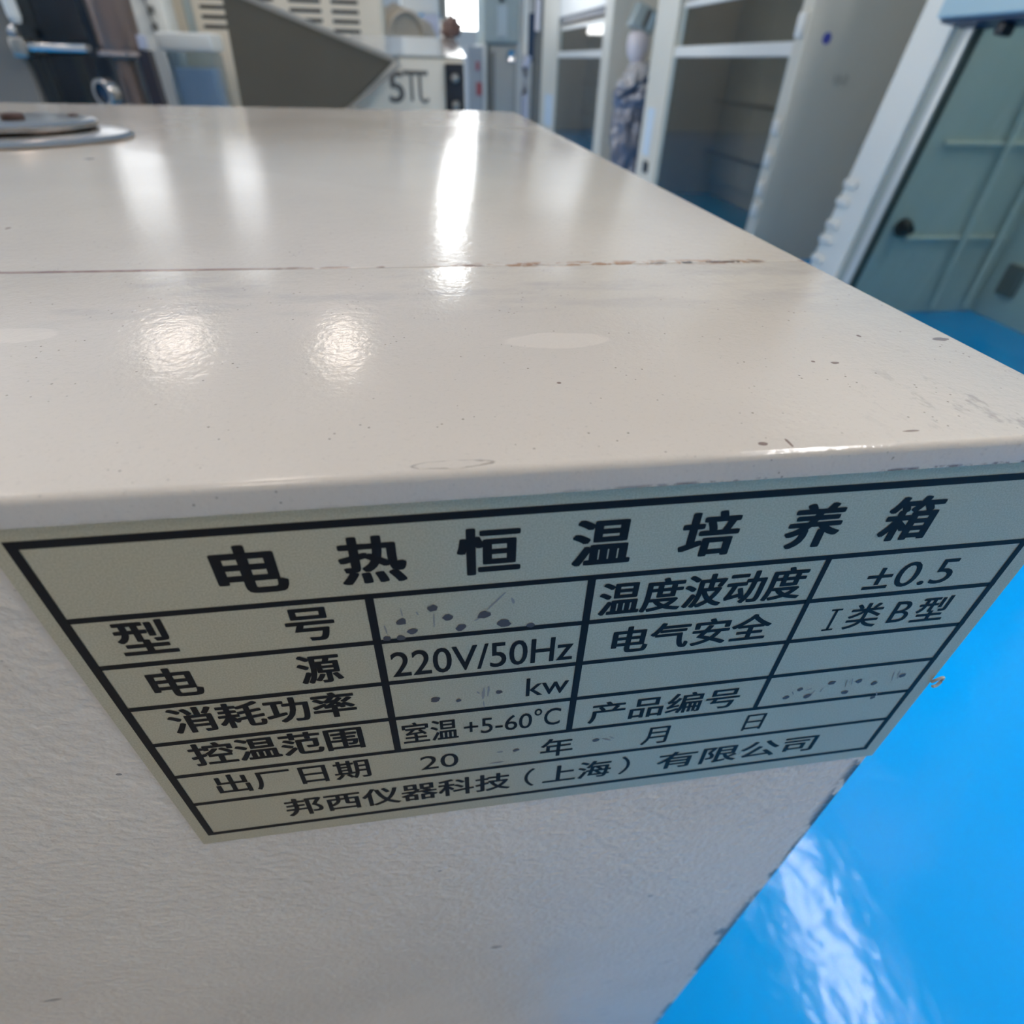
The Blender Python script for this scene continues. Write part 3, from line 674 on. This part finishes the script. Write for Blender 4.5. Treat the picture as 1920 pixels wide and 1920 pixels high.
# ------------------------------------------------------------------ pillar machine beside the bright window
t = thing('pillar_machine', 'tall grey-green pillar machine with a steel lower body right of the bright window', 'machine', (.45, 3.35, 0))
bm = nb(); B(bm, .368, .532, 3.2, 3.5, .878, 1.6, .012, 3); hd = obj('head', bm, M_gg, t, 40)
bm = nb(); B(bm, .43, .475, 3.194, 3.1995, .90, 1.008, .002); obj('front_strip', bm, mat('pale_blue_strip', (.45, .52, .54), .4), hd)
bm = nb(); lathe(bm, [(.012, 0), (.012, -.01), (.002, -.012)], (.45, 3.1995, 1.03), 16, 'Y'); obj('knob', bm, M_black, hd, 40)
bm = nb(); B(bm, .395, .525, 3.23, 3.5, 0, .877, .004); lo = obj('lower_body', bm, M_steel, t)
bm = nb(); B(bm, .40, .425, 3.222, 3.2295, .3, .85); obj('corner_strip', bm, M_grey, lo)
bm = nb(); B(bm, .352, .385, 3.2, 3.5, 0, .877, .006); obj('left_cheek', bm, M_offw, t)
bm = nb(); lathe(bm, [(.020, 0), (.024, -.008), (.020, -.016), (.010, -.012), (.001, -.010)], (.50, 3.2285, .836), 24, 'Y'); obj('hand_knob', bm, M_chrome, lo, 40)
t = thing('side_cabinet', 'narrow pale blue-grey cabinet with two red labels below the bright window', 'cabinet', (.31, 3.1, 0))
bm = nb(); B(bm, .285, .349, 3.0, 3.3, 0, .865, .006); obj('housing', bm, mat('pale_blue_grey', (.30, .33, .36), .4), t)
bm = nb(); B(bm, .318, .342, 2.996, 2.9995, .70, .745); o = obj('label_plate', bm, M_red, t); o['label'] = 'faded red label'
bm = nb(); B(bm, .318, .332, 2.996, 2.9995, .785, .815); o = obj('label_plate', bm, M_red, t); o['label'] = 'small dark red label'
bm = nb(); tube(bm, [(.56, 3.16, 0), (.56, 3.16, .4), (.555, 3.16, .70), (.555, 3.16, .80), (.565, 3.16, .84)], .017, 14)
tag(obj('hose', bm, M_lav, None, 60), 'pale lavender hose standing beside the steel lower body', 'hose')
t = thing('steel_post', 'dark upright post with a navy cover and white highlight sleeve left of the far hood', 'post', (.615, 3.2, 0))
bm = nb(); B(bm, .595, .635, 3.19, 3.23, 0, 1.8, .004); obj('post', bm, M_grey, t)
bm = nb(); B(bm, .568, .594, 3.18, 3.23, .82, .985, .004); obj('cover', bm, M_navy, t)
bm = nb(); B(bm, .545, .567, 3.18, 3.23, .84, 1.5, .004); obj('white_rail', bm, M_offw, t)
bm = nb(); cyl(bm, (.606, 3.178, .925), (.606, 3.178, 1.03), .011, seg=16); o = obj('sleeve', bm, mat('highlight_white', (.85, .82, .86), .2), t, 40); o['label'] = 'white sleeve painted as a bright highlight'  # its white colour stands in for the bright highlight on the post
bm = nb(); cyl(bm, (.606, 3.178, 1.031), (.606, 3.178, 1.6), .007, seg=12); obj('rod', bm, M_steel, t)

# ------------------------------------------------------------------ glazed press on the left
t = thing('glazed_press', 'grey-framed machine with dark glazed windows and a steel crossbar at the left edge', 'machine', (-.78, 1.85, 0))
bm = nb(); B(bm, -.98, -.80, 1.70, 2.0, 0, .97, .01, 3); obj('frame_post', bm, mat('grey_frame', (.20, .185, .165), .45), t, 40)
bm = nb(); B(bm, -.799, -.664, 1.80, 2.0, 0, .97, .006); bd = obj('core', bm, mat('dark_blue_grey_core', (.045, .058, .075), .35, var=(18, .6)), t)
bm = nb(); B(bm, -.80, -.656, 1.672, 1.70, .812, .826, .004, 3); obj('crossbar', bm, M_chrome, t, 40)
bm = nb(); B(bm, -.805, -.775, 1.665, 1.71, .80, .835, .005, 3); obj('bracket', bm, M_steel, t, 40)
for z0, z1 in ((.30, .806), (.832, .965)):
    bm = nb(); B(bm, -.797, -.665, 1.715, 1.719, z0, z1); obj('glazing', bm, glass('dark_pane', (.6, .66, .72), .05), t)
bm = nb()
for xx in (-.785, -.772, -.695): B(bm, xx - .003, xx + .003, 1.72, 1.728, .3, .806)
B(bm, -.712, -.70, 1.72, 1.728, .3, .806)
obj('mullion', bm, M_dsteel, t)
bm = nb(); cyl(bm, (-.784, 1.69, .868), (-.784, 1.69, .97), .0125, seg=18); cyl(bm, (-.784, 1.69, .858), (-.784, 1.69, .868), .008, .0125, seg=18); o = obj('sight_tube', bm, M_offw, t, 40); o['label'] = 'white tube'
bm = nb(); lathe(bm, [(.009, 0), (.010, -.008), (.006, -.014), (.001, -.015)], (-.785, 1.664, .845), 18, 'Y'); obj('knob', bm, M_chrome, t, 40)

t = thing('mixing_drum', 'brownish steel drum with a rounded lower rim, left of the pale cabinet', 'drum', (-.60, 1.72, 0))
bm = nb(); lathe(bm, [(.02, .800), (.036, .803), (.043, .812), (.045, .83), (.046, .96), (.001, .965)], (-.60, 1.72, 0), 40); obj('drum', bm, M_brown, t, 40)
bm = nb(); lathe(bm, [(.044, .806), (.050, .808), (.050, .815), (.044, .818)], (-.605, 1.72, 0), 40); obj('rim_band', bm, mat('pinkish_steel', (.50, .42, .40), .25, .6), t, 40)
bm = nb(); cyl(bm, (-.605, 1.72, .66), (-.605, 1.72, .800), .022, seg=20); obj('neck', bm, M_brown, t, 40)
bm = nb(); B(bm, -.65, -.56, 1.68, 1.76, 0, .70, .006, 2); obj('stand', bm, mat('pinkish_brown_stand', (.25, .19, .17), .45), t)
bm = nb(); B(bm, -.566, -.5405, 1.702, 1.738, .2, .819, .002); o = obj('back_plate', bm, mat('near_black_plate', (.022, .020, .030), .4), t); o['label'] = 'near-black upright plate'
bm = nb(); B(bm, -.582, -.545, 1.705, 1.735, .8205, .846, .003); o = obj('end_tab', bm, M_lav, t); o['label'] = 'pale lavender tab'
t = thing('sight_port', 'oval-looking steel ring port with a dark blue glass below the drum', 'sight port', (-.632, 1.64, 0))
bm = nb()
Rp = Matrix.Rotation(math.radians(-28), 3, 'Z')
def ring(prof, seg=40):
    rings = []
    for r_, h in prof:
        rings.append([bm.verts.new(Vector((-.632, 1.64, .742)) + Rp @ Vector((r_ * math.cos(2 * PI * k / seg), h, r_ * math.sin(2 * PI * k / seg)))) for k in range(seg)])
    n_ = len(rings)
    for i in range(n_):
        a, c_ = rings[i], rings[(i + 1) % n_]
        for k in range(seg): bm.faces.new((a[k], a[(k + 1) % seg], c_[(k + 1) % seg], c_[k]))
ring([(.019, -.012), (.026, -.012), (.028, -.008), (.028, .012), (.019, .012)]); obj('ring', bm, M_vent, t, 40)
bm = nb(); cyl(bm, Vector((-.632, 1.64, .742)) + Rp @ Vector((0, -.004, 0)), Vector((-.632, 1.64, .742)) + Rp @ Vector((0, .011, 0)), .0188, seg=32); obj('port_glass', bm, mat('deep_blue_glass', (.01, .04, .085), .1), t, 40)
bm = nb(); cyl(bm, (-.632, 1.645, 0), (-.632, 1.645, .713), .009, seg=12); obj('stem', bm, M_steel, t, 40)
